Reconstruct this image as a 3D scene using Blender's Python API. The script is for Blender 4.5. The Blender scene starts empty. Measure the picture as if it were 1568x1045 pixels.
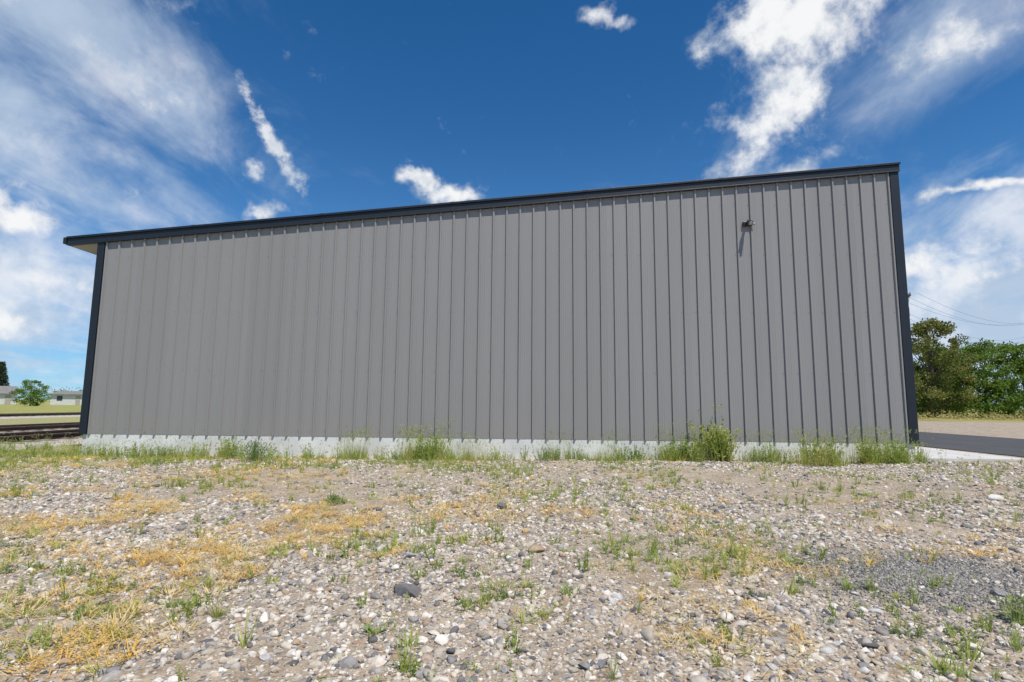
import bpy, math, random
import numpy as np
from mathutils import Matrix, Vector, Euler
random.seed(7); rng = np.random.default_rng(7)
sc = bpy.context.scene
sc.view_settings.view_transform = 'Standard'
sc.view_settings.look = 'None'
sc.view_settings.exposure = 0
rad = math.radians

# ------------------------------------------------------------ node helpers
class NT:
    def __init__(s, nt): s.nt = nt; s.n = nt.nodes; s.l = nt.links
    def new(s, t, **kw):
        nd = s.n.new(t)
        for k, v in kw.items(): setattr(nd, k, v)
        return nd
    def put(s, sock, v):
        if isinstance(v, bpy.types.NodeSocket): s.l.new(v, sock)
        elif v is not None:
            if isinstance(v, (tuple, list)) and len(v) == 3 and sock.type == 'RGBA': v = (*v, 1)
            sock.default_value = v
    def m(s, op, a, b=None, c=None, clamp=False):
        nd = s.new('ShaderNodeMath', operation=op, use_clamp=clamp)
        s.put(nd.inputs[0], a); s.put(nd.inputs[1], b)
        if c is not None: s.put(nd.inputs[2], c)
        return nd.outputs[0]
    def mr(s, v, a, b, c=0.0, d=1.0, smooth=True):
        nd = s.new('ShaderNodeMapRange', interpolation_type='SMOOTHSTEP' if smooth else 'LINEAR')
        s.put(nd.inputs[0], v)
        for i, q in enumerate((a, b, c, d)): s.put(nd.inputs[i+1], q)
        return nd.outputs[0]
    def mix(s, f, a, b, blend='MIX'):
        nd = s.new('ShaderNodeMix', data_type='RGBA', blend_type=blend)
        s.put(nd.inputs[0], f); s.put(nd.inputs[6], a); s.put(nd.inputs[7], b)
        return nd.outputs[2]
    def noise(s, vec, scale, detail=4, rough=.55, dist=0.0):
        nd = s.new('ShaderNodeTexNoise')
        if vec is not None: s.l.new(vec, nd.inputs['Vector'])
        nd.inputs['Scale'].default_value = scale; nd.inputs['Detail'].default_value = detail
        nd.inputs['Roughness'].default_value = rough; nd.inputs['Distortion'].default_value = dist
        return nd
    def vor(s, vec, scale, feature='F1'):
        nd = s.new('ShaderNodeTexVoronoi', feature=feature)
        if vec is not None: s.l.new(vec, nd.inputs['Vector'])
        nd.inputs['Scale'].default_value = scale
        return nd
    def ramp(s, f, stops, interp='LINEAR'):
        nd = s.new('ShaderNodeValToRGB'); nd.color_ramp.interpolation = interp
        cr = nd.color_ramp
        while len(cr.elements) < len(stops): cr.elements.new(.5)
        for e, (p, c) in zip(cr.elements, stops):
            e.position = p; e.color = (*c, 1)
        s.put(nd.inputs[0], f); return nd.outputs[0]
    def comb(s, x, y, z=0.0):
        nd = s.new('ShaderNodeCombineXYZ')
        for i, q in enumerate((x, y, z)): s.put(nd.inputs[i], q)
        return nd.outputs[0]

def mat_new(name):
    m = bpy.data.materials.new(name); m.use_nodes = True
    t = NT(m.node_tree); b = t.n['Principled BSDF']
    return m, t, b
def simple_mat(name, col, rough=.6, var=.15, nscale=3.0, metal=0.0, bump=0.0, bscale=30):
    m, t, b = mat_new(name)
    tc = t.new('ShaderNodeTexCoord').outputs['Object']
    n = t.noise(tc, nscale, 5).outputs[0]
    f = t.mr(n, .3, .7)
    c = t.mix(f, tuple(x*(1-var) for x in col), tuple(min(1, x*(1+var)) for x in col))
    t.l.new(c, b.inputs['Base Color']); b.inputs['Roughness'].default_value = rough
    b.inputs['Metallic'].default_value = metal
    if bump:
        bn = t.new('ShaderNodeBump'); bn.inputs['Strength'].default_value = bump; bn.inputs['Distance'].default_value = .01
        t.l.new(t.noise(tc, bscale, 4).outputs[0], bn.inputs['Height']); t.l.new(bn.outputs[0], b.inputs['Normal'])
    return m

def mesh_obj(name, verts, faces, mat=None, smooth=False, parent=None, link=True, mats=None, midx=None):
    me = bpy.data.meshes.new(name)
    me.from_pydata([tuple(v) for v in verts], [], [tuple(f) for f in faces]); me.update()
    if mats:
        for q in mats: me.materials.append(q)
        if midx is not None: me.polygons.foreach_set('material_index', midx)
    elif mat: me.materials.append(mat)
    if smooth: me.polygons.foreach_set('use_smooth', [True]*len(me.polygons))
    o = bpy.data.objects.new(name, me)
    if link: sc.collection.objects.link(o)
    if parent: o.parent = parent
    return o
def empty(name, loc=(0, 0, 0), rz=0):
    e = bpy.data.objects.new(name, None); e.location = loc; e.rotation_euler = (0, 0, rz)
    e.empty_display_size = .2
    sc.collection.objects.link(e); return e
BOXF = [(0, 3, 2, 1), (4, 5, 6, 7), (0, 1, 5, 4), (1, 2, 6, 5), (2, 3, 7, 6), (3, 0, 4, 7)]
class Geo:
    def __init__(s): s.v = []; s.f = []
    def box(s, x0, x1, y0, y1, z0, z1):
        s.prism(x0, x1, y0, y1, lambda x: z0, lambda x: z1)
    def prism(s, x0, x1, y0, y1, zb, zt):
        b = len(s.v)
        s.v += [(x0, y0, zb(x0)), (x1, y0, zb(x1)), (x1, y1, zb(x1)), (x0, y1, zb(x0)),
                (x0, y0, zt(x0)), (x1, y0, zt(x1)), (x1, y1, zt(x1)), (x0, y1, zt(x0))]
        s.f += [tuple(b+i for i in f) for f in BOXF]
    def tube(s, pts, rads, n=8):
        b = len(s.v); P = [Vector(p) for p in pts]
        for i, p in enumerate(P):
            d = (P[min(i+1, len(P)-1)]-P[max(i-1, 0)]).normalized()
            a = d.orthogonal().normalized() if abs(d.z) < .95 else Vector((1, 0, 0))
            a = (a - d*a.dot(d)).normalized(); c = d.cross(a)
            for k in range(n):
                t = 2*math.pi*k/n
                s.v.append(tuple(p+(a*math.cos(t)+c*math.sin(t))*rads[i]))
        for i in range(len(P)-1):
            for k in range(n):
                s.f.append((b+i*n+k, b+i*n+(k+1) % n, b+(i+1)*n+(k+1) % n, b+(i+1)*n+k))
        s.f.append(tuple(b+k for k in reversed(range(n)))); s.f.append(tuple(b+(len(P)-1)*n+k for k in range(n)))
    def obj(s, name, mat, **kw): return mesh_obj(name, s.v, s.f, mat, **kw)
def bevel(o, w=.005, seg=2):
    md = o.modifiers.new('bevel', 'BEVEL'); md.width = w; md.segments = seg; md.limit_method = 'ANGLE'
    return o

# ------------------------------------------------------------ numpy value noise
_tab = rng.random((256, 256))
def vnoise(x, y, s, seed=0):
    x = np.asarray(x)/s+seed*17.3+1000; y = np.asarray(y)/s+seed*9.1+1000
    xi = np.floor(x).astype(int); yi = np.floor(y).astype(int); fx = x-xi; fy = y-yi
    fx = fx*fx*(3-2*fx); fy = fy*fy*(3-2*fy)
    g = lambda i, j: _tab[i % 256, j % 256]
    return (g(xi, yi)*(1-fx)+g(xi+1, yi)*fx)*(1-fy)+(g(xi, yi+1)*(1-fx)+g(xi+1, yi+1)*fx)*fy
def fbm(x, y, s, seed=0, o=4):
    r = 0; a = .5; t = 0
    for k in range(o): r = r+a*vnoise(x, y, s/2**k, seed+k); t += a; a *= .5
    return r/t

def wall_y(x): return 12.4-.0465*(x+9.74)
def height(x, y):
    x = np.asarray(x, float); y = np.asarray(y, float)
    base = .04+.005*np.clip(x, -10, 10)
    fx = np.clip((11.0-np.abs(x))/2.0, 0, 1); fy = np.clip((14.5-y)/2.0, 0, 1)
    w = fx*fy
    rel = (fbm(x, y, 2.2, 3, 5)-.5)*.16+(fbm(x, y, .4, 9, 3)-.5)*.035
    crest = .02*np.exp(-((y-10.0)/.7)**2)-.03*np.exp(-((y-12.0)/.8)**2)
    return base+w*(rel*np.clip((12.6-y)/2, .4, 1)+crest-.01)

# ------------------------------------------------------------ WORLD / SUN
to_sun = Vector((.52, -1.0, 2.2)).normalized()
sun_el = math.asin(to_sun.z); sun_az = math.atan2(to_sun.x, to_sun.y)
w = bpy.data.worlds.new("World"); sc.world = w; w.use_nodes = True
w.cycles.sampling_method = 'MANUAL'; w.cycles.sample_map_resolution = 512
t = NT(w.node_tree); t.n.clear()
out = t.new('ShaderNodeOutputWorld')
sky = t.new('ShaderNodeTexSky', sky_type='NISHITA'); sky.sun_disc = False
sky.sun_elevation = sun_el; sky.sun_rotation = sun_az % (2*math.pi)
sky.air_density = 1.0; sky.dust_density = .3; sky.ozone_density = 2.0; sky.altitude = 1500
gen = t.new('ShaderNodeTexCoord').outputs['Generated']
sep = t.new('ShaderNodeSeparateXYZ'); t.l.new(gen, sep.inputs[0])
X, Y, Z = sep.outputs
DEG = 57.29578
az = t.m('MULTIPLY', t.m('ARCTAN2', X, Y), DEG)
el = t.m('MULTIPLY', t.m('ARCSINE', t.m('MINIMUM', t.m('MAXIMUM', Z, -1.0), 1.0)), DEG)
zz = t.m('ADD', t.m('MAXIMUM', Z, 0.0), .16)
plane = t.comb(t.m('DIVIDE', X, zz), t.m('DIVIDE', Y, zz), 0.0)
wn = t.noise(gen, 4.5, 5, .62)
ws = t.new('ShaderNodeSeparateColor'); t.l.new(wn.outputs['Color'], ws.inputs[0])
azw = t.m('ADD', az, t.m('MULTIPLY', t.m('SUBTRACT', ws.outputs[0], .5), 14.0))
elw = t.m('ADD', el, t.m('MULTIPLY', t.m('SUBTRACT', ws.outputs[1], .5), 10.0))
def ell(ca, ce, ra, re, rot, amp, A, E):
    c, s_ = math.cos(rad(rot)), math.sin(rad(rot))
    x = t.m('MULTIPLY_ADD', A, c/ra, t.m('MULTIPLY_ADD', E, s_/ra, -(ca*c+ce*s_)/ra))
    y = t.m('MULTIPLY_ADD', A, -s_/re, t.m('MULTIPLY_ADD', E, c/re, -(-ca*s_+ce*c)/re))
    r2 = t.m('MULTIPLY_ADD', x, x, t.m('MULTIPLY', y, y))
    return t.m('MULTIPLY', t.m('EXPONENT', t.m('MULTIPLY', r2, -1.0)), amp)
def group(lst, A, E):
    r = None
    for e in lst:
        g = ell(*e, A, E)
        r = g if r is None else t.m('MAXIMUM', r, g)
    return r
az2 = t.m('ADD', az, t.m('MULTIPLY', t.m('SUBTRACT', ws.outputs[0], .5), 4.0))
el2 = t.m('ADD', el, t.m('MULTIPLY', t.m('SUBTRACT', ws.outputs[1], .5), 3.5))
cum = group([(29, 35, 9, 5.5, -15, 1.05), (26.5, 28, 6.0, 4.0, 30, .92), (22.0, 23.2, 5.5, 2.4, 20, .92), (28, 22, 5, 1.6, 0, .82),
             (42, 29, 10, 2.6, -8, .80), (-45.0, 14.4, 5, 2.8, 0, 1.15),
             (-6.0, 21.6, 5.0, 1.5, 0, .86), (-7, 25.2, 1.8, 1.3, 0, .85), (-11, 23.2, 2.6, 1.4, 0, .84),
             (-29, 23, 2.0, 1.5, 40, .82), (-27.5, 19.8, 3.0, 1.2, 10, .80), (9, 37.5, 6, 1.2, 5, .57), (43, 17.4, 6, .8, 4, .9),
             (44, 11, 10, 2.8, 0, .85), (-47, 5, 6, 1.4, 0, .95), (-43, 8.5, 6, 1.2, 0, .75), (90, 25, 22, 6, 0, 1), (-90, 20, 22, 6, 0, 1), (180, 35, 40, 9, 0, .8)], azw, elw)
streak = group([(-25, 24.3, 7.2, 1.0, -52, 1.05)], az2, el2)
n1 = t.noise(gen, 8.5, 10, .62, .1)
cd = t.m('ADD', cum, t.m('MULTIPLY', t.m('SUBTRACT', n1.outputs[0], .5), 2.9))
cd = t.mr(cd, .40, 1.10)
n4 = t.noise(gen, 22, 6, .68)
sd = t.mr(t.m('ADD', streak, t.m('MULTIPLY', t.m('SUBTRACT', n4.outputs[0], .5), 3.0)), .40, 1.3)
cd = t.m('MAXIMUM', cd, t.m('MULTIPLY', sd, .85))
mp = t.new('ShaderNodeMapping'); t.l.new(plane, mp.inputs[0]); mp.inputs['Rotation'].default_value = (0, 0, rad(-38)); mp.inputs['Scale'].default_value = (1.7, .9, 1)
n2 = t.noise(mp.outputs[0], 1.7, 9, .62, .5)
veil = group([(-42, 28, 13, 6.2, -10, 1.2), (-52, 33, 14, 8, 0, 1.1), (-42, 19.0, 14, 4.0, -24, 1.05), (-36, 13.5, 10, 2.2, -22, 1.0), (-49, 7, 14, 8.0, 0, 1.7),
              (40, 29, 14, 5, 6, .60), (46, 15.0, 13, 3.8, 3, 1.25), (45, 6, 20, 6, 0, 1.7), (26, 26, 9, 7, 30, .48), (-26, 22, 6, 5, -40, .3),
              (0, 3, 40, 8, 0, .8), (100, 10, 32, 9, 0, .9), (-100, 12, 32, 9, 0, .9), (180, 15, 60, 12, 0, .8)], azw, elw)
vd = t.m('ADD', veil, t.m('MULTIPLY', t.m('SUBTRACT', n2.outputs[0], .5), 2.3))
vd = t.m('MULTIPLY', t.mr(vd, .14, 1.45), .90)
hz = t.m('MULTIPLY', t.m('EXPONENT', t.m('MULTIPLY', t.m('MAXIMUM', el, 0.0), -1/9.0)), .7)
n3 = t.noise(gen, 10.0, 6, .62)
skyc = t.mix(1.0, sky.outputs[0], (.20, .78, 1.20), 'MULTIPLY')
bgs = t.new('ShaderNodeBackground'); t.l.new(skyc, bgs.inputs[0]); bgs.inputs[1].default_value = .10
bgc = t.new('ShaderNodeBackground')
cb = t.mr(t.m('ADD', n3.outputs[0], t.m('MULTIPLY', cd, .14)), .44, .68)
t.l.new(t.mix(cb, (.50, .58, .69), (.92, .93, .94)), bgc.inputs[0]); bgc.inputs[1].default_value = 1.0
bgv = t.new('ShaderNodeBackground'); t.l.new(t.mix(cb, (.50, .61, .76), (.80, .84, .91)), bgv.inputs[0])
mx0 = t.new('ShaderNodeMixShader'); bgh = t.new('ShaderNodeBackground'); bgh.inputs[0].default_value = (.44, .66, .88, 1)
t.l.new(hz, mx0.inputs[0]); t.l.new(bgs.outputs[0], mx0.inputs[1]); t.l.new(bgh.outputs[0], mx0.inputs[2])
mx1 = t.new('ShaderNodeMixShader'); t.l.new(vd, mx1.inputs[0]); t.l.new(mx0.outputs[0], mx1.inputs[1]); t.l.new(bgv.outputs[0], mx1.inputs[2])
mx2 = t.new('ShaderNodeMixShader'); t.l.new(cd, mx2.inputs[0]); t.l.new(mx1.outputs[0], mx2.inputs[1]); t.l.new(bgc.outputs[0], mx2.inputs[2])
t.l.new(mx2.outputs[0], out.inputs[0])

sl = bpy.data.lights.new('sun', 'SUN'); sl.energy = 4.8; sl.angle = rad(.5); sl.color = (1, .94, .85)
so = bpy.data.objects.new('sun', sl); so.rotation_euler = to_sun.to_track_quat('Z', 'Y').to_euler(); so.location = (5, -10, 30)
sc.collection.objects.link(so)

# ------------------------------------------------------------ CAMERA
cam = bpy.data.cameras.new('camera'); cam.lens = 18.87; cam.sensor_width = 36; cam.clip_end = 5000; cam.clip_start = .05
co = bpy.data.objects.new('camera', cam); sc.collection.objects.link(co)
co.matrix_world = Matrix.Translation((0, 0, 1.2)) @ Matrix.Rotation(rad(90+6.66), 4, 'X') @ Matrix.Rotation(rad(.5), 4, 'Z')
sc.camera = co

# ------------------------------------------------------------ GROUND
def axis(lo, hi, step, far, g=1.18):
    a = list(np.arange(lo, hi+1e-6, step)); s = step; x = hi
    while x < far: s *= g; x += s; a.append(x)
    s = step; x = lo; b = []
    while x > -far: s *= g; x -= s; b.append(x)
    return np.array(b[::-1]+a)
xs = axis(-13, 12.5, .1, 2500); ys = axis(.5, 13.5, .1, 2500)
GX, GY = np.meshgrid(xs, ys); GZ = height(GX, GY)
verts = np.stack([GX.ravel(), GY.ravel(), GZ.ravel()], 1)
nx, ny = len(xs), len(ys)
idx = np.arange(nx*ny).reshape(ny, nx)
faces = np.stack([idx[:-1, :-1].ravel(), idx[:-1, 1:].ravel(), idx[1:, 1:].ravel(), idx[1:, :-1].ravel()], 1)
mg, t, b = mat_new('ground_gravel_dirt')
pos = t.new('ShaderNodeNewGeometry').outputs['Position']
sp = t.new('ShaderNodeSeparateXYZ'); t.l.new(pos, sp.inputs[0]); PX, PY, PZ = sp.outputs
nbig = t.noise(pos, .7, 5, .6).outputs[0]; nmid = t.noise(pos, 4, 5, .65).outputs[0]; nfine = t.noise(pos, 90, 3, .7).outputs[0]
dirt = t.mix(t.mr(nmid, .35, .65), (.36, .275, .185), (.52, .43, .32))
dirt = t.mix(t.mr(nbig, .55, .68), dirt, (.29, .205, .135))
dirt = t.mix(t.mr(nfine, .3, .7), t.mix(1.0, dirt, (.70, .68, .66), 'MULTIPLY'), dirt)
stones = []
hts = []
for s_ in (30, 66):
    v = t.vor(pos, s_); vs = t.new('ShaderNodeSeparateColor'); t.l.new(v.outputs['Color'], vs.inputs[0])
    c = t.ramp(vs.outputs[0], [(0, (.18, .172, .17)), (.2, (.31, .295, .275)), (.45, (.45, .405, .345)), (.7, (.56, .515, .445)), (.88, (.70, .66, .60)), (1, (.38, .29, .22))])
    msk = t.m('MULTIPLY', t.mr(v.outputs['Distance'], .48, .36), t.mr(t.m('ADD', vs.outputs[1], t.m('MULTIPLY', t.m('SUBTRACT', nbig, .5), 1.4)), .36, .5))
    stones.append((c, msk)); hts.append(t.m('MULTIPLY', t.m('SUBTRACT', .5, v.outputs['Distance']), msk))
col = dirt
for c, k in reversed(stones): col = t.mix(k, col, c)
fieldL = t.mr(PX, -36.5, -40)
fieldR = t.m('MULTIPLY', t.mr(PX, 16, 20), t.mr(PY, 40, 46))
fieldB = t.mr(PY, 55, 70)
fld = t.m('MAXIMUM', t.m('MAXIMUM', fieldL, fieldR), fieldB)
fn = t.noise(pos, .35, 8, .7).outputs[0]
grass = t.mix(t.mr(fn, .38, .62), (.17, .20, .055), (.44, .34, .13))
col = t.mix(t.m('MULTIPLY', fld, t.mr(nmid, .2, .45)), col, grass)
gl = t.m('MULTIPLY', t.mr(PX, -6.0, -10.0), t.mr(t.m('ADD', nmid, t.m('MULTIPLY', nbig, .5)), .58, .80))
col = t.mix(t.m('MULTIPLY', gl, .85), col, (.32, .33, .10))
dx = t.m('DIVIDE', t.m('SUBTRACT', PX, 2.9), 1.0); dy = t.m('DIVIDE', t.m('SUBTRACT', PY, 3.85), .75)
r = t.m('ADD', t.m('SQRT', t.m('ADD', t.m('MULTIPLY', dx, dx), t.m('MULTIPLY', dy, dy))), t.m('MULTIPLY', t.m('SUBTRACT', nmid, .5), 1.4))
col = t.mix(t.m('MULTIPLY', t.mr(r, 1.2, .6), .55), col, t.mix(t.mr(nfine, .35, .65), (.17, .165, .16), (.34, .33, .31)))
t.l.new(col, b.inputs['Base Color']); b.inputs['Roughness'].default_value = .95; b.inputs['Specular IOR Level'].default_value = .15
bn = t.new('ShaderNodeBump'); bn.inputs['Strength'].default_value = 1; bn.inputs['Distance'].default_value = .03
t.l.new(t.m('ADD', t.m('ADD', hts[0], t.m('MULTIPLY', hts[1], .5)), t.m('MULTIPLY', nfine, .25)), bn.inputs['Height']); t.l.new(bn.outputs[0], b.inputs['Normal'])
ground = mesh_obj('ground', verts, faces, mg, smooth=True)

# ------------------------------------------------------------ instancing helper
def scatter(name, P, R, S, I, protos):
    col = bpy.data.collections.new(name+'_variants')
    for o in protos: col.objects.link(o)
    me = bpy.data.meshes.new(name); n = len(P)
    me.vertices.add(n); me.vertices.foreach_set('co', np.asarray(P, dtype=np.float32).ravel())
    for nm, tp, arr, fld_ in (('rot', 'FLOAT_VECTOR', R, 'vector'), ('scl', 'FLOAT_VECTOR', S, 'vector'), ('idx', 'INT', I, 'value')):
        a = me.attributes.new(nm, tp, 'POINT')
        a.data.foreach_set(fld_, np.asarray(arr, dtype=np.int32 if tp == 'INT' else np.float32).ravel())
    me.update()
    o = bpy.data.objects.new(name, me); sc.collection.objects.link(o)
    g = bpy.data.node_groups.new(name, 'GeometryNodeTree')
    g.interface.new_socket('Geometry', in_out='INPUT', socket_type='NodeSocketGeometry')
    g.interface.new_socket('Geometry', in_out='OUTPUT', socket_type='NodeSocketGeometry')
    gi = g.nodes.new('NodeGroupInput'); go = g.nodes.new('NodeGroupOutput')
    ci = g.nodes.new('GeometryNodeCollectionInfo'); ci.inputs[0].default_value = col; ci.inputs[1].default_value = True; ci.inputs[2].default_value = True
    ip = g.nodes.new('GeometryNodeInstanceOnPoints'); ip.inputs['Pick Instance'].default_value = True
    def na(nm, tp):
        q = g.nodes.new('GeometryNodeInputNamedAttribute'); q.data_type = tp; q.inputs[0].default_value = nm; return q.outputs[0]
    e2 = g.nodes.new('FunctionNodeEulerToRotation')
    L = g.links.new
    L(gi.outputs[0], ip.inputs['Points']); L(ci.outputs[0], ip.inputs['Instance']); L(na('idx', 'INT'), ip.inputs['Instance Index'])
    L(na('rot', 'FLOAT_VECTOR'), e2.inputs[0]); L(e2.outputs[0], ip.inputs['Rotation']); L(na('scl', 'FLOAT_VECTOR'), ip.inputs['Scale'])
    L(ip.outputs[0], go.inputs[0])
    md = o.modifiers.new('scatter', 'NODES'); md.node_group = g
    return o

# ------------------------------------------------------------ GRAVEL STONES
def stone_mat(name, stops):
    ms, t, b = mat_new(name)
    oi = t.new('ShaderNodeObjectInfo'); tc = t.new('ShaderNodeTexCoord').outputs['Object']
    c = t.ramp(oi.outputs['Random'], stops)
    n = t.noise(tc, 3.0, 4, .6).outputs[0]
    c = t.mix(t.m('MULTIPLY', t.mr(n, .35, .65), .55), c, t.mix(1.0, c, (.64, .56, .46), 'MULTIPLY'))
    t.l.new(c, b.inputs['Base Color']); b.inputs['Roughness'].default_value = .88; b.inputs['Specular IOR Level'].default_value = .2
    return ms
ms = stone_mat('river_stone', [(0, (.12, .12, .125)), (.10, (.21, .205, .215)), (.22, (.34, .325, .31)), (.36, (.45, .41, .355)), (.52, (.55, .495, .42)), (.66, (.66, .61, .54)), (.76, (.74, .71, .66)), (.84, (.49, .38, .27)), (.90, (.35, .25, .19)), (.95, (.78, .765, .73)), (1, (.28, .28, .30))])
ms2 = stone_mat('crushed_gravel', [(0, (.13, .13, .13)), (.4, (.25, .245, .24)), (.8, (.37, .36, .34)), (1, (.52, .49, .45))])
import bmesh
def stone_protos(nk, mat, sub, name):
    protos = []
    for k in range(nk):
        bm = bmesh.new(); bmesh.ops.create_icosphere(bm, subdivisions=sub, radius=.5)
        pl = [(Vector(rng.normal(size=3)).normalized(), rng.uniform(.24, .40)) for _ in range(10)]
        fx, fy, fz = 1.0, rng.uniform(.6, .95), rng.uniform(.42, .7)
        for v in bm.verts:
            p = v.co.copy()
            for nrm, d in pl:
                q = p.dot(nrm)
                if q > d: p -= nrm*(q-d)*.95
            v.co = Vector((p.x*fx, p.y*fy, p.z*fz))*1.25
        me = bpy.data.meshes.new(name); bm.to_mesh(me); bm.free(); me.materials.append(mat)
        me.polygons.foreach_set('use_smooth', [k % 2 != 0]*len(me.polygons))
        protos.append(bpy.data.objects.new(name, me))
    return protos
protos = stone_protos(10, ms, 2, 'gravel_stone')
def sample(n, y0, y1, m=1.08, pad=1.2):
    y = y0+(y1-y0)*rng.random(n*3)
    wd = m*y+pad
    keep = rng.random(n*3) < (wd/wd.max())
    y = y[keep][:n]; wd = m*y+pad
    x = (rng.random(len(y))*2-1)*wd
    return x, y
def qmask(f, a, b_):
    qa, qb = np.quantile(f, [a, b_]); return np.clip((f-qa)/(qb-qa), 0, 1)
def dens(x, y):
    k = .14+.86*qmask(fbm(x, y, 1.5, 21, 5), .14, .52)
    band = 1-.75*np.exp(-((y-8.9)/1.2)**2)*np.clip((8-np.abs(x+1))/4, .35, 1)
    return k*band
Ps, Rs, Ss = [], [], []
for n, y0, y1, lo, hi in ((46000, 1.6, 5.2, .012, .028), (70000, 1.6, 12.2, .025, .06), (24000, 5.0, 12.0, .02, .04), (2400, 1.8, 12, .058, .10)):
    x, y = sample(n, y0, y1)
    k = rng.random(len(x)) < dens(x, y)
    spill = ((x-2.9)/1.0)**2+((y-3.85)/.75)**2 < rng.uniform(.4, 1.3, len(x))
    if lo > .02: k &= ~(spill & (rng.random(len(x)) < .75))
    k &= (y < wall_y(x)-.06) | (x < -9.9)
    k &= ~((x > 11.3)) & (x > -12.2)
    x, y = x[k], y[k]
    s_ = lo*(hi/lo)**(rng.random(len(x))**1.3)
    z = height(x, y)+s_*rng.uniform(-.14, .16, len(x))
    Ps.append(np.stack([x, y, z], 1))
    Rs.append(np.stack([rng.normal(0, .25, len(x)), rng.normal(0, .25, len(x)), rng.random(len(x))*6.28], 1))
    Ss.append(np.stack([s_]*3, 1)*rng.uniform(.8, 1.2, (len(x), 3)))
for (x, y, s_) in ((-.62, 3.42, .17), (1.15, 3.0, .10), (.2, 4.3, .12), (-3.1, 3.0, .11), (5.9, 6.7, .14), (-.1, 6.0, .13)):
    Ps.append(np.array([[x, y, float(height(x, y))+.02]])); Rs.append(np.array([[0.1, .1, x]])); Ss.append(np.array([[s_]*3]))
P = np.concatenate(Ps); R = np.concatenate(Rs); S = np.concatenate(Ss)
scatter('gravel', P, R, S, rng.integers(0, 10, len(P)), protos)
n = 12000; a = rng.random(n)*6.28; rr = np.abs(rng.normal(0, .6, n))*(1+.35*np.sin(3*a+1)+.2*np.sin(7*a)); x = 2.9+np.cos(a)*rr*1.2; y = 3.85+np.sin(a)*rr*.8; s_ = rng.uniform(.010, .028, n)
k = y > 1.5; x, y, s_ = x[k], y[k], s_[k]; n = len(x)
scatter('crushed_gravel', np.stack([x, y, height(x, y)+s_*.1], 1), rng.normal(0, 1, (n, 3)), np.stack([s_]*3, 1), rng.integers(0, 4, n), stone_protos(4, ms2, 1, 'crushed_stone'))

# ------------------------------------------------------------ PLANTS
def plant_mat(name, cols, trans=.35):
    m, t, b = mat_new(name)
    oi = t.new('ShaderNodeObjectInfo'); tc = t.new('ShaderNodeTexCoord').outputs['Object']
    f = t.m('ADD', t.m('MULTIPLY', oi.outputs['Random'], .7), t.m('MULTIPLY', t.noise(tc, 6, 3).outputs[0], .3))
    c = t.ramp(f, [(i/(len(cols)-1), q) for i, q in enumerate(cols)])
    t.l.new(c, b.inputs['Base Color']); b.inputs['Roughness'].default_value = .65; b.inputs['Specular IOR Level'].default_value = .25
    tr = t.new('ShaderNodeBsdfTranslucent'); t.l.new(c, tr.inputs[0])
    mx = t.new('ShaderNodeMixShader'); mx.inputs[0].default_value = trans
    t.l.new(b.outputs[0], mx.inputs[1]); t.l.new(tr.outputs[0], mx.inputs[2]); t.l.new(mx.outputs[0], t.n['Material Output'].inputs[0])
    return m
m_green = plant_mat('grass_green', [(.20, .30, .055), (.34, .43, .09), (.48, .51, .15), (.62, .55, .24)], .46)
m_straw = plant_mat('dry_straw', [(.72, .40, .07), (.80, .52, .12), (.74, .58, .25), (.66, .54, .28)], .3)
m_sage = plant_mat('weed_leaves', [(.20, .29, .10), (.29, .37, .13), (.39, .44, .17)], .42)
def blade(V, F, base, az_, h, wdt, lean, curl=1.0, seg=4):
    b = len(V); dx, dy = math.cos(az_), math.sin(az_); px, py = -dy, dx
    x, y, z = base; ang = lean
    for i in range(seg+1):
        f = i/seg; ww = wdt*(1-f)**.7*.5+.0004
        V.append((x+px*ww, y+py*ww, z)); V.append((x-px*ww, y-py*ww, z))
        st = h/seg; x += dx*math.sin(ang)*st; y += dy*math.sin(ang)*st; z += math.cos(ang)*st
        ang += curl/seg
    for i in range(seg): F.append((b+2*i, b+2*i+1, b+2*i+3, b+2*i+2))
    return x, y, z
def leafq(V, F, p, d, L, W):
    d = Vector(d).normalized(); s_ = d.cross(Vector((rng.normal(), rng.normal(), rng.normal()))).normalized()
    b = len(V); p = Vector(p)
    V += [tuple(p), tuple(p+d*L*.5+s_*W*.5), tuple(p+d*L), tuple(p+d*L*.5-s_*W*.5)]
    F.append((b, b+1, b+2, b+3))
def clump(nb, h, wdt, spread, lean, curl, zmin=0, seed=0):
    V, F = [], []
    for i in range(nb):
        a = rng.random()*6.28; r_ = spread*rng.random()
        st = i < seed
        tip = blade(V, F, (math.cos(a)*r_, math.sin(a)*r_, zmin+rng.random()*zmin), a+rng.normal(0, .6), h*(rng.uniform(.9, 1.35) if st else rng.uniform(.4, .9)), wdt*(.5 if st else rng.uniform(.7, 1.2)), abs(rng.normal(lean, .2))*(.5 if st else 1), rng.uniform(.2, 1)*curl*(.4 if st else 1))
        if st:
            for _ in range(7): leafq(V, F, Vector(tip)+Vector(rng.normal(0, .006, 3))-Vector((0, 0, rng.random()*.05)), (rng.normal(0, .4), rng.normal(0, .4), 1), .025, .009)
    return V, F
def litter(n, R_, L):
    V, F = [], []
    for _ in range(n):
        a = rng.random()*6.28; r_ = R_*rng.random()**.6
        blade(V, F, (math.cos(a)*r_, math.sin(a)*r_, rng.uniform(.008, .035)), rng.random()*6.28, L*rng.uniform(.4, 1), .0045, rng.uniform(1.2, 1.6), .15, 2)
    return V, F
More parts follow.
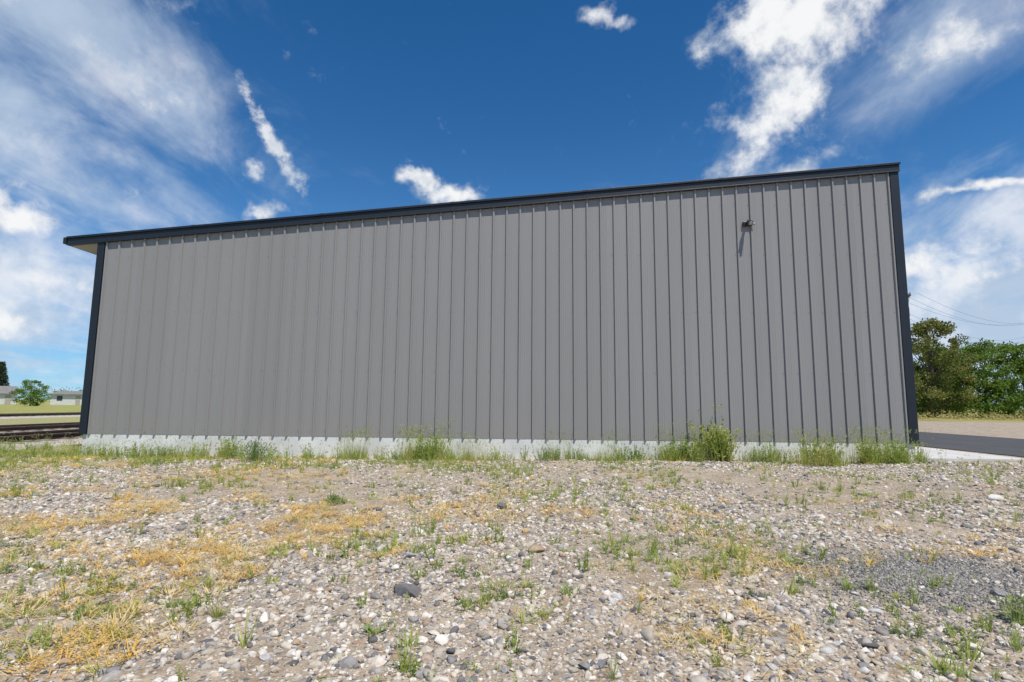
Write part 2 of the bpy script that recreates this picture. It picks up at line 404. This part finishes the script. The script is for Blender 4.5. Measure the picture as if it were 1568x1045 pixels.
def forb(ns, h, leaf, spread, dn=14, lean=.45):
    V, F = [], []
    for _ in range(ns):
        a = rng.random()*6.28; ln = abs(rng.normal(0, lean)); hh = h*rng.uniform(.55, 1)
        d = Vector((math.cos(a)*math.sin(ln), math.sin(a)*math.sin(ln), math.cos(ln)))
        p0 = Vector((math.cos(a)*spread*rng.random(), math.sin(a)*spread*rng.random(), -.005))
        blade(V, F, p0, a, hh, leaf*.25, ln, .15, 3)
        for k in range(dn):
            f = rng.uniform(.1, 1); p = p0+d*hh*f
            q = d*rng.uniform(.2, .9)+Vector(rng.normal(0, .6, 3))
            leafq(V, F, p, q, leaf*rng.uniform(.6, 1.3)*(1.1-.4*f), leaf*.38)
    return V, F
def P_(name, VF, mat): return mesh_obj(name, VF[0], VF[1], mat, link=False)
gr = [P_('grass_clump', clump(22, .13, .006, .04, .45, 1.0), m_green), P_('grass_clump', clump(14, .18, .006, .03, .3, .9, 0, 3), m_green),
      P_('grass_clump', clump(26, .10, .007, .07, .7, .8), m_green), P_('small_weed', forb(7, .13, .024, .04, 13), m_green), P_('small_weed', forb(10, .08, .02, .06, 11, .8), m_sage)]
stw = [P_('straw_clump', clump(30, .17, .005, .09, 1.15, .4, .006), m_straw), P_('straw_clump', clump(18, .13, .005, .03, .8, .8), m_straw), P_('straw_litter', litter(44, .19, .16), m_straw), P_('straw_litter', litter(60, .26, .12), m_straw)]
tall = [P_('tall_grass_clump', clump(30, .36, .008, .12, .25, .7, 0, 8), m_green), P_('tall_grass_clump', clump(22, .32, .007, .15, .3, .8, 0, 7), m_green),
        P_('tall_weed', forb(10, .42, .045, .10, 22, .28), m_green), P_('tall_weed', forb(8, .36, .038, .12, 24, .4), m_sage)]
def put(name, x, y, s_, I, pr, sink=0.0):
    n = len(x)
    P = np.stack([x, y, height(x, y)-sink], 1)
    R = np.stack([rng.normal(0, .08, n), rng.normal(0, .08, n), rng.random(n)*6.28], 1)
    S = np.stack([s_*rng.uniform(.85, 1.15, n), s_*rng.uniform(.85, 1.15, n), s_], 1)
    return scatter(name, P, R, S, I, pr)
inlot = lambda x, y: ((y < wall_y(x)-.12) | (x < -9.9)) & (x < 11.2) & (x > -12.4)
x, y = sample(36000, 1.9, 12.8)
pr_ = qmask(fbm(x, y, 1.1, 40, 4), .35, .95)*.38+.03
pr_ *= np.clip(.95-.06*x, .55, 1.8)
pr_ *= np.where(y > 10.8, 1.5, 1)*np.where((x < -6) & (y > 8.5), 2.0, 1)*np.where(y < 5, 1.3, 1)
k = (rng.random(len(x)) < pr_) & inlot(x, y); x, y = x[k], y[k]
put('short_grass', x, y, .28+.85*rng.random(len(x))**1.6, rng.integers(0, 5, len(x)), gr)
x, y = sample(32000, 1.9, 12)
pr_ = qmask(fbm(x, y, 1.0, 60, 4), .36, .86)**1.2
pr_ *= np.clip(.72-.15*(x+1.0), .10, 1.15)*np.where(y < 7, 1, .32)
k = (rng.random(len(x)) < pr_*.42) & inlot(x, y); x, y = x[k], y[k]
put('dry_grass', x, y, rng.uniform(.4, 1.0, len(x)), rng.integers(0, 4, len(x)), stw, -.008)
X_, Y_, S_, I_ = [], [], [], []
def strip(x0, x1, n, s0, s1, off=(.12, .6), kinds=(0, 1, 2, 3)):
    for _ in range(n):
        xx = rng.uniform(x0, x1); X_.append(xx); Y_.append(wall_y(xx)-rng.uniform(*off)); S_.append(rng.uniform(s0, s1)); I_.append(int(rng.choice(kinds)))
strip(-9.6, -6.6, 65, .4, 1.0); strip(-6.6, 8.4, 110, .25, .85); strip(-6.4, -5.9, 10, .7, 1.2)
strip(-3.7, -3.2, 12, .8, 1.5, kinds=(0, 1)); strip(-2.55, -1.5, 30, .9, 1.6, kinds=(0, 1, 1, 0, 2)); strip(-1.4, -.4, 18, .6, 1.2, kinds=(0, 1)); strip(.5, 2.6, 36, .5, 1.2, kinds=(0, 1, 3))
strip(3.2, 4.05, 26, .9, 1.5); strip(4.15, 4.5, 14, 1.4, 2.2, (.15, .4), (0, 2, 2)); strip(5.0, 5.7, 18, .6, 1.2); strip(5.8, 6.7, 26, .9, 1.4, (.3, 1.0), (0, 1, 2)); strip(6.9, 8.1, 34, .8, 1.35, (.25, .9), (2, 0, 1))
strip(-12.5, -9.9, 70, .3, .8, (-1.5, 1.5), (0, 1, 2))
put('foundation_weeds', np.array(X_), np.array(Y_), np.array(S_), np.array(I_), tall)
def bush(name, x, y, r_, h, mat, n=1500):
    V, F = [], []
    for _ in range(70):
        a = rng.random()*6.28; ln = min(abs(rng.normal(0, .75)), 1.25); blade(V, F, (0, 0, 0), a, h*rng.uniform(.7, 1.2), .006, ln, .1, 3)
    for _ in range(n):
        a = rng.random()*6.28; u = rng.random()**.5; ph = rng.random()*1.5
        lump = 1+.25*math.sin(3*a+x)*math.sin(5*ph+y)
        p = Vector((math.cos(a)*math.sin(ph)*r_*u*lump, math.sin(a)*math.sin(ph)*r_*u*lump, math.cos(ph)*h*u*lump+.02))
        leafq(V, F, p, Vector((p.x*2, p.y*2, .35))+Vector(rng.normal(0, .25, 3)), .05, .014)
    o = mesh_obj(name, V, F, mat); o.location = (x, y, float(height(x, y))-.01); return o
bush('weed_bush', -4.95, 10.55, .46, .36, m_sage, 1500); bush('weed_bush', 7.55, 10.7, .34, .42, m_green, 600); bush('weed_bush', 6.15, 10.75, .32, .38, m_green, 500)
bush('weed_bush', -2.1, 6.55, .14, .07, m_sage, 260); bush('weed_bush', 2.75, 3.05, .08, .12, m_sage, 90)

# ------------------------------------------------------------ BUILDING
bd = empty('metal_building', (-9.74, 12.4, 0), math.atan2(-.85, 18.29))
WL, DP = 18.31, 30.0
ZB = .45
zt = lambda x: 4.90+(6.43-4.90)*x/WL
mp_, t, b = mat_new('painted_steel_panel')
tc = t.new('ShaderNodeTexCoord').outputs['Object']
mpn = t.new('ShaderNodeMapping'); t.l.new(tc, mpn.inputs[0]); mpn.inputs['Scale'].default_value = (1.2, 1.2, .12)
nn = t.noise(mpn.outputs[0], 2.5, 5, .6).outputs[0]
sx = t.new('ShaderNodeSeparateXYZ'); t.l.new(tc, sx.inputs[0])
wv = t.new('ShaderNodeTexWhiteNoise', noise_dimensions='1D'); t.l.new(t.m('FLOOR', t.m('DIVIDE', sx.outputs[0], .9144)), wv.inputs['W'])
base = t.mix(wv.outputs['Value'], (.268, .260, .254), (.286, .278, .272))
base = t.mix(t.m('MULTIPLY', t.mr(nn, .35, .7), .35), base, (.250, .242, .236))
dust = t.m('MULTIPLY', t.mr(sx.outputs[2], 1.3, .4), .20)
base = t.mix(dust, base, (.33, .295, .25))
t.l.new(base, b.inputs['Base Color']); b.inputs['Roughness'].default_value = .45; b.inputs['Specular IOR Level'].default_value = .35
m_trim = simple_mat('navy_trim_paint', (.011, .0155, .023), .5, .1, 2)
m_conc = simple_mat('foundation_concrete', (.70, .69, .66), .9, .12, 1.6, bump=.4, bscale=25)
m_soff = simple_mat('soffit_panel', (.40, .39, .36), .6, .08)
PITCH = .3052
PROF = [(-.1526, 0), (-.026, 0), (-.018, .038), (.012, .038), (.026, 0), (.066, 0), (.072, .002), (.084, .002), (.090, 0), (.112, 0), (.118, .002), (.130, .002), (.136, 0)]
def ribwall(name, L, place, ztop, mat):
    V, F = [], []; pts = []
    n = int(round(L/PITCH))
    for k in range(n):
        c0 = (k+.5)*PITCH
        for u, p in PROF: pts.append((c0+u, p))
    pts.append((n*PITCH, 0))
    for u, p in pts:
        V.append(place(u, p, ZB-.012)); V.append(place(u, p, ztop(u)))
    for i in range(len(pts)-1): F.append((2*i, 2*i+2, 2*i+3, 2*i+1))
    return mesh_obj(name, V, F, mat, parent=bd)
ribwall('front_wall_panels', WL, lambda u, p, z: (u, -.02-p, z), lambda u: zt(u)+.05, mp_)
ribwall('right_wall_panels', DP, lambda u, p, z: (WL+.02+p, u, z), lambda u: zt(WL)+.02, mp_)
ribwall('left_wall_panels', DP, lambda u, p, z: (-.02-p, DP-u, z), lambda u: zt(0)+.02, mp_)
ribwall('back_wall_panels', WL, lambda u, p, z: (WL-u, DP+.02+p, z), lambda u: zt(WL-u)+.02, mp_)
g = Geo(); g.box(-.004, WL+.004, -.014, DP+.006, -.6, ZB); bevel(g.obj('foundation', m_conc, parent=bd), .004)
g = Geo()
for zr in (.55, 1.9, 3.25, 4.55, 5.7):
    for k in range(60):
        u = (k+.5)*PITCH-.06
        if zr < zt(u)-.15: g.box(u-.005, u+.005, -.027, -.0195, zr-.005, zr+.005)
g.obj('panel_screws', simple_mat('screw_zinc', (.16, .16, .17), .4, .05), parent=bd)
g = Geo()
for k in range(60):
    c0 = (k+.5)*PITCH; g.box(c0-.015, c0+.009, -.056, -.021, ZB-.009, ZB+.03)
g.obj('rib_closures', simple_mat('foam_closure', (.02, .02, .022), .9), parent=bd)
g = Geo()
g.prism(WL-.125, WL+.066, -.068, .0, lambda x: ZB-.02, lambda x: zt(x)+.03); g.prism(WL-.0, WL+.066, .0, .14, lambda x: ZB-.02, lambda x: zt(WL))
g.prism(-.066, .105, -.068, .0, lambda x: ZB-.02, lambda x: zt(x)+.03); g.prism(-.066, 0, .0, .14, lambda x: ZB-.02, lambda x: zt(0))
bevel(g.obj('corner_trim', m_trim, parent=bd), .006)
OH = .80
g = Geo()
g.prism(-OH, WL+.085, -.085, -.0, lambda x: zt(x)-.005, lambda x: zt(x)+.155)
g.prism(-OH-.015, WL+.10, -.115, .02, lambda x: zt(x)+.155, lambda x: zt(x)+.205)
g.prism(-OH, WL+.085, -.098, -.085, lambda x: zt(x)-.012, lambda x: zt(x)+.018)
for k in range(1, 7):
    u = -OH+k*3.05
    g.prism(u-.06, u+.06, -.0885, -.05, lambda x: zt(x)+.02, lambda x: zt(x)+.15)
    g.prism(u-.05, u+.05, -.119, .0, lambda x: zt(x)+.157, lambda x: zt(x)+.209)
bevel(g.obj('rake_trim', m_trim, parent=bd), .006)
g = Geo(); g.prism(-OH-.10, -OH-.016, -.10, DP+.1, lambda x: zt(-OH)+.03, lambda x: zt(-OH)+.19); bevel(g.obj('eave_gutter', m_trim, parent=bd), .015)
g = Geo(); g.prism(-OH, WL+.08, .021, DP+.08, lambda x: zt(x)+.06, lambda x: zt(x)+.17)
for k in range(int(DP/.61)):
    yy = .3+k*.61; g.prism(-OH, WL+.08, yy, yy+.04, lambda x: zt(x)+.171, lambda x: zt(x)+.20)
g.obj('roof', simple_mat('roof_panel', (.30, .31, .33), .4), parent=bd)
g = Geo(); g.prism(-OH+.01, -.07, .002, DP, lambda x: zt(x)+.01, lambda x: zt(x)+.055); g.obj('eave_soffit', m_soff, parent=bd)

m_blk = simple_mat('fixture_black', (.02, .02, .022), .4, .1); m_wh = simple_mat('fixture_lens', (.42, .43, .45), .25, .05)
wl = empty('wall_light', (0, 0, 0))
wl.matrix_world = Matrix.Translation((5.254, 11.70, 5.23)) @ Matrix.Rotation(math.atan2(-.85, 18.29), 4, 'Z')
g = Geo(); g.box(-.10, .08, -.078, -.02, -.03, .07); bevel(g.obj('mounting_plate', m_blk, parent=wl), .012)
g = Geo(); g.tube([(-.02, -.07, .02), (-.02, -.14, .03), (-.02, -.22, .0)], [.03, .03, .035], 12); g.obj('arm', m_blk, parent=wl)
g = Geo(); g.tube([(-.02, -.16, .035), (-.02, -.18, .03), (-.02, -.29, -.03), (-.02, -.31, -.045)], [.03, .045, .055, .055], 14); g.obj('lamp_head', m_blk, parent=wl)
g = Geo(); g.tube([(-.02, -.309, -.044), (-.02, -.318, -.050)], [.045, .035], 14); g.obj('lens', m_wh, parent=wl)
g = Geo(); g.tube([(.08, -.06, .02), (.125, -.085, .01), (.15, -.10, .0)], [.018, .032, .03], 12); g.obj('sensor', m_wh, parent=wl)

# ------------------------------------------------------------ ROAD, APRON
m_asp, t, b = mat_new('asphalt')
pos = t.new('ShaderNodeNewGeometry').outputs['Position']
c = t.mix(t.mr(t.noise(pos, .8, 6, .6).outputs[0], .3, .7), (.045, .045, .048), (.065, .064, .063))
c = t.mix(t.mr(t.noise(pos, 120, 3, .7).outputs[0], .45, .7), c, (.11, .11, .105))
t.l.new(c, b.inputs['Base Color']); b.inputs['Roughness'].default_value = .9
g = Geo(); g.box(0, 6.6, -14, 75, -.1, .108); rd = g.obj('asphalt_road', m_asp); rd.location = (11.6-.1, 0, 0); rd.rotation_euler = (0, 0, rad(-.6))
g = Geo(); g.box(.10, 2.55, .25, 30, -.1, .118); ap = bevel(g.obj('concrete_apron', simple_mat('apron_concrete', (.55, .54, .52), .9, .1, 1.5)), .01)
ap.matrix_world = Matrix.Translation((8.55, 11.55, 0)) @ Matrix.Rotation(math.atan2(-.85, 18.29), 4, 'Z')

# ------------------------------------------------------------ RAILWAY
m_rail = simple_mat('rusty_rail', (.075, .045, .03), .6, .3, 4); m_tie = simple_mat('creosote_tie', (.15, .125, .10), .85, .3, 3); m_ball = simple_mat('ballast', (.42, .38, .33), .95, .35, 14, bump=1, bscale=20)
m_railtop = simple_mat('rail_head', (.35, .33, .31), .35, .15, 3, metal=.6)
def track(x0):
    e = empty('railway_track', (x0, 14, -.02), rad(-2.66))
    Lm, LM = -30, 220
    V = [(-2.0, Lm, 0), (-1.4, Lm, .10), (1.4, Lm, .10), (2.0, Lm, 0), (-2.0, LM, 0), (-1.4, LM, .10), (1.4, LM, .10), (2.0, LM, 0)]
    mesh_obj('ballast_bed', V, [(0, 1, 5, 4), (1, 2, 6, 5), (2, 3, 7, 6)], m_ball, parent=e)
    g = Geo(); yy = Lm+.3
    while yy < 120:
        g.box(-1.28, 1.28, yy, yy+.23, .06, .112+rng.uniform(-.005, .008)); yy += .58
    g.obj('ties', m_tie, parent=e)
    g = Geo(); h_ = Geo()
    for s_ in (-.7525, .7525):
        g.box(s_-.07, s_+.07, Lm, LM, .124, .136); g.box(s_-.01, s_+.01, Lm, LM, .136, .22); g.box(s_-.036, s_+.036, Lm, LM, .22, .256)
        h_.box(s_-.03, s_+.03, Lm, LM, .2565, .260)
    g.obj('rails', m_rail, parent=e); h_.obj('rail_heads', m_railtop, parent=e)
track(-13.9); track(-18.6); track(-34.5)

# ------------------------------------------------------------ TREES
def leaf_mat(name, a, b_, c_):
    m, t, b = mat_new(name)
    pos = t.new('ShaderNodeTexCoord').outputs['Object']
    at = t.new('ShaderNodeAttribute', attribute_name='lv')
    f = t.m('ADD', t.m('MULTIPLY', at.outputs['Fac'], .6), t.m('MULTIPLY', t.noise(pos, .9, 3).outputs[0], .4))
    c = t.ramp(f, [(.15, a), (.5, b_), (.85, c_)])
    t.l.new(c, b.inputs['Base Color']); b.inputs['Roughness'].default_value = .6; b.inputs['Specular IOR Level'].default_value = .3
    tr = t.new('ShaderNodeBsdfTranslucent'); t.l.new(c, tr.inputs[0]); mx = t.new('ShaderNodeMixShader'); mx.inputs[0].default_value = .42
    t.l.new(b.outputs[0], mx.inputs[1]); t.l.new(tr.outputs[0], mx.inputs[2]); t.l.new(mx.outputs[0], t.n['Material Output'].inputs[0])
    return m
ml_a = leaf_mat('leaves_green', (.06, .12, .016), (.15, .25, .034), (.26, .37, .06))
ml_b = leaf_mat('leaves_olive', (.09, .12, .025), (.20, .22, .05), (.33, .31, .10))
m_bark = simple_mat('bark', (.12, .09, .065), .9, .3, 4, bump=.6, bscale=12)
def tree_mesh(h, rx, mat, ncl=115, nl=130, low=.08, leaf=.30):
    g = Geo(); tr = h*.026
    top = Vector((rng.normal(0, .3), rng.normal(0, .3), h*.75))
    g.tube([(0, 0, -.2), tuple(top*.25+Vector((.1, 0, 0))), tuple(top*.6), tuple(top)], [tr*1.3, tr, tr*.6, tr*.15], 9)
    cl = []
    for k in range(ncl):
        a = rng.random()*6.28; zf = rng.uniform(low, 1)
        q = min(1, max(0, (zf-low*.4)/(1.06-low*.4)))
        prof = (math.sin(math.pi*q**.8))**.5
        rr = rx*prof*(rng.random()**.5)*rng.uniform(.8, 1.15)
        cl.append(Vector((math.cos(a)*rr, math.sin(a)*rr, zf*h*.95)))
    for c in cl[::6]:
        st = top*max(.15, min(.9, (c.z/h)*.8-.1)); mid = (st+c)/2+Vector((0, 0, .25))
        g.tube([tuple(st), tuple(mid), tuple(c)], [tr*.3, tr*.18, .02], 5)
    nb = len(g.f)
    cs = np.array([tuple(c) for c in cl]); rc = rng.uniform(.4, 1.0, ncl)*rx*.27
    ci = rng.integers(0, ncl, ncl*nl)
    d = rng.normal(size=(ncl*nl, 3)); d /= np.linalg.norm(d, axis=1)[:, None]
    p = cs[ci]+d*(rng.random((ncl*nl, 1))**.5)*rc[ci][:, None]*np.array([1.15, 1.15, .8])
    p[:, 2] = np.maximum(p[:, 2], .1)
    u = rng.normal(size=p.shape); u /= np.linalg.norm(u, axis=1)[:, None]; v = np.cross(u, rng.normal(size=p.shape)); v /= np.linalg.norm(v, axis=1)[:, None]
    s_ = leaf*rng.uniform(.5, 1.1, (len(p), 1))
    q = np.stack([p-u*s_*.5, p+v*s_*.32, p+u*s_*.5, p-v*s_*.32], 1).reshape(-1, 3)
    base = len(g.v); V = g.v+[tuple(r_) for r_ in q]
    F = g.f+[(base+4*i, base+4*i+1, base+4*i+2, base+4*i+3) for i in range(len(p))]
    me = bpy.data.meshes.new('deciduous_tree'); me.from_pydata(V, [], F); me.update()
    me.materials.append(m_bark); me.materials.append(mat)
    me.polygons.foreach_set('material_index', [0]*nb+[1]*len(p))
    at = me.attributes.new('lv', 'FLOAT', 'FACE'); clv = rng.random(ncl)
    at.data.foreach_set('value', np.concatenate([np.zeros(nb), np.clip(clv[ci]*.7+rng.random(len(p))*.3, 0, 1)]).astype(np.float32))
    return me
T = [tree_mesh(11, 3.9, ml_b), tree_mesh(9.6, 4.0, ml_a), tree_mesh(9.6, 4.4, ml_a, 125), tree_mesh(5.0, 2.9, ml_a, 70, 90, .06, .24)]
def tree(k, x, y, s_=1, rz=0, sx=1):
    o = bpy.data.objects.new('deciduous_tree', T[k]); o.location = (x, y, 0); o.scale = (s_*sx, s_*sx, s_); o.rotation_euler = (0, 0, rz); sc.collection.objects.link(o)
tree(0, 47.0, 60, 1.02, 0, .95); tree(2, 50.5, 64, .90, 2); tree(1, 54.5, 62, .92, 1); tree(2, 59, 62, .93, 0); tree(1, 64.5, 61, 1.05, 3); tree(2, 71, 64, 1, 2)
tree(2, 44, 72, .9, 4); tree(1, 79, 62, 1, 4); tree(0, 60, 75, .85, 5); tree(1, 87, 66, 1.1, .5)
tree(3, -89, 100, .95, 0); tree(3, -130, 118, 1.2, 2)
def leafmass(name, pts, mat, nl, rr, leaf):
    P = np.array(pts); ci = rng.integers(0, len(P), len(P)*nl); d = rng.normal(size=(len(ci), 3))*.5
    p = P[ci]+d*rr; p[:, 2] = np.abs(p[:, 2])
    u = rng.normal(size=p.shape); u /= np.linalg.norm(u, axis=1)[:, None]; v = np.cross(u, rng.normal(size=p.shape)); v /= np.linalg.norm(v, axis=1)[:, None]
    q = np.stack([p-u*leaf*.5, p+v*leaf*.3, p+u*leaf*.5, p-v*leaf*.3], 1).reshape(-1, 3)
    F = np.arange(len(q)).reshape(-1, 4); o = mesh_obj(name, q, F, mat)
    at = o.data.attributes.new('lv', 'FLOAT', 'FACE'); at.data.foreach_set('value', np.clip(rng.random(len(P))[ci]*.7+rng.random(len(ci))*.3, 0, 1).astype(np.float32))
leafmass('shrubs', [(x_, 60+rng.uniform(-1, 3), rng.uniform(.3, 2.0)) for x_ in np.arange(42, 92, .5)], ml_a, 80, 1.2, .28)
leafmass('distant_trees', [(x_, 330+rng.uniform(-10, 10), rng.uniform(1, 5.5)) for x_ in np.arange(-420, 520, 2.2)], ml_a, 60, 3.0, 1.0)
leafmass('tall_field_grass', [(x_, rng.uniform(50, 57), rng.uniform(.05, .3)) for x_ in np.arange(30, 90, .15)], leaf_mat('field_grass', (.30, .30, .08), (.44, .38, .14), (.56, .48, .22)), 14, .6, .22)
V, F = [], []; g = Geo(); g.tube([(0, 0, 0), (0, 0, 10.8)], [.2, .03], 7); V += g.v; F += g.f; nb = len(F)
for k in range(420):
    zf = rng.random()**.8; z = .8+zf*9.8; L = (1-zf)*2.6+.25; a = rng.random()*6.28
    for j in range(26):
        f = rng.random(); p = Vector((math.cos(a)*L*f, math.sin(a)*L*f, z-.35*L*f*f))+Vector(rng.normal(0, .12, 3))
        leafq(V, F, p, Vector((math.cos(a), math.sin(a), -.2))+Vector(rng.normal(0, .5, 3)), .34, .14)
o = mesh_obj('conifer_tree', V, F, mats=[m_bark, simple_mat('needles', (.05, .075, .035), .8, .4, 2)], midx=[0]*nb+[1]*(len(F)-nb)); o.location = (-123.5, 130, 0); o.scale = (1, 1, .95)

# ------------------------------------------------------------ HOUSES
m_w = simple_mat('siding_white', (.60, .60, .58), .7, .05); m_br = simple_mat('siding_tan', (.40, .36, .31), .8, .1); m_rf = simple_mat('roof_shingle', (.20, .19, .185), .9, .2); m_gl = simple_mat('window_glass', (.03, .04, .05), .15, .1)
def house(x, y, L, W, H, RH, wall, rz=0):
    e = empty('house', (x, y, 0), rz)
    g = Geo(); g.box(-L/2, L/2, -W/2, W/2, 0, H)
    b0 = len(g.v); g.v += [(-L/2, -W/2, H), (-L/2, W/2, H), (-L/2, 0, H+RH), (L/2, -W/2, H), (L/2, W/2, H), (L/2, 0, H+RH)]; g.f += [(b0, b0+2, b0+1), (b0+3, b0+4, b0+5)]
    g.obj('walls', wall, parent=e)
    o_ = .5; V = []
    for s_ in (-1, 1):
        for dz in (.05, .22):
            V += [(-L/2-o_, s_*(W/2+o_), H-o_*RH/(W/2)+dz), (L/2+o_, s_*(W/2+o_), H-o_*RH/(W/2)+dz), (L/2+o_, 0, H+RH+dz), (-L/2-o_, 0, H+RH+dz)]
    F = [(0, 1, 2, 3), (4, 5, 6, 7), (0, 1, 5, 4), (8, 9, 10, 11), (12, 13, 14, 15), (8, 9, 13, 12), (0, 3, 7, 4), (1, 2, 6, 5), (8, 11, 15, 12), (9, 10, 14, 13)]
    mesh_obj('roof', V, F, m_rf, parent=e)
    g = Geo(); d_ = Geo(); n = max(2, int(L/3))
    for k in range(n):
        xx = -L/2+L*(k+.5)/n
        if k == n//2: d_.box(xx-.5, xx+.5, -W/2-.06, -W/2+.05, 0, 2.1)
        else: g.box(xx-.6, xx+.6, -W/2-.05, -W/2+.05, 1.0, 2.1)
    g.obj('windows', m_gl, parent=e); d_.obj('door', m_br, parent=e)
house(-104, 130, 8, 7, 2.4, .7, m_w, .1); house(-122, 155, 9, 8, 2.5, 1.0, m_br, .1); house(-121, 127, 6, 6, 2.6, 1.5, m_w, .9); house(-112, 175, 12, 9, 2.8, 1.3, m_w, -.2); house(-170, 140, 14, 9, 3, 1.6, m_w, .3)

# ------------------------------------------------------------ UTILITY POLES + WIRES
m_pole = simple_mat('weathered_pole', (.13, .10, .08), .9, .2, 4); m_wire = simple_mat('wire', (.03, .03, .03), .6)
def pole(x, y, H, rz):
    e = empty('utility_pole', (x, y, 0), rz)
    g = Geo(); g.tube([(0, 0, -.3), (0, 0, H)], [.16, .11], 10); g.obj('post', m_pole, parent=e, smooth=True)
    g = Geo(); g.box(-1.2, 1.2, -.17, -.07, H-.75, H-.63)
    for s_ in (-1, 1): g.tube([(s_*.75, -.12, H-.7), (0, -.10, H-1.4)], [.02, .02], 5)
    g.obj('crossarm', m_pole, parent=e)
    g = Geo()
    for u in (-1.1, -.5, .5, 1.1): g.tube([(u, -.12, H-.63), (u, -.12, H-.52), (u, -.12, H-.42)], [.03, .06, .03], 8)
    g.tube([(.32, -.05, H-2.3), (.32, -.05, H-1.55)], [.2, .2], 12)
    g.obj('insulators_and_transformer', simple_mat('porcelain', (.25, .25, .26), .3), parent=e)
pole(34.0, 45.6, 11.3, 1.1); pole(66.5, 68, 12.6, .9); pole(3, 95, 11, .9)
g = Geo()
A = Vector((34.0, 45.6, 11.3)); B = Vector((66.5, 68, 12.6))
for (off, dz, sag) in ((-.9, -.45, 1.2), (0.0, -.5, 1.3), (.9, -.45, 1.1), (0, -2.0, 1.5), (.05, -2.4, 1.8)):
    pts = []
    for k in range(21):
        f = k/20; p = A.lerp(B, f)+Vector((-off*.5, off*.85, dz-sag*4*f*(1-f))); pts.append(tuple(p))
    g.tube(pts, [.009]*21, 5)
g.obj('power_lines', m_wire)
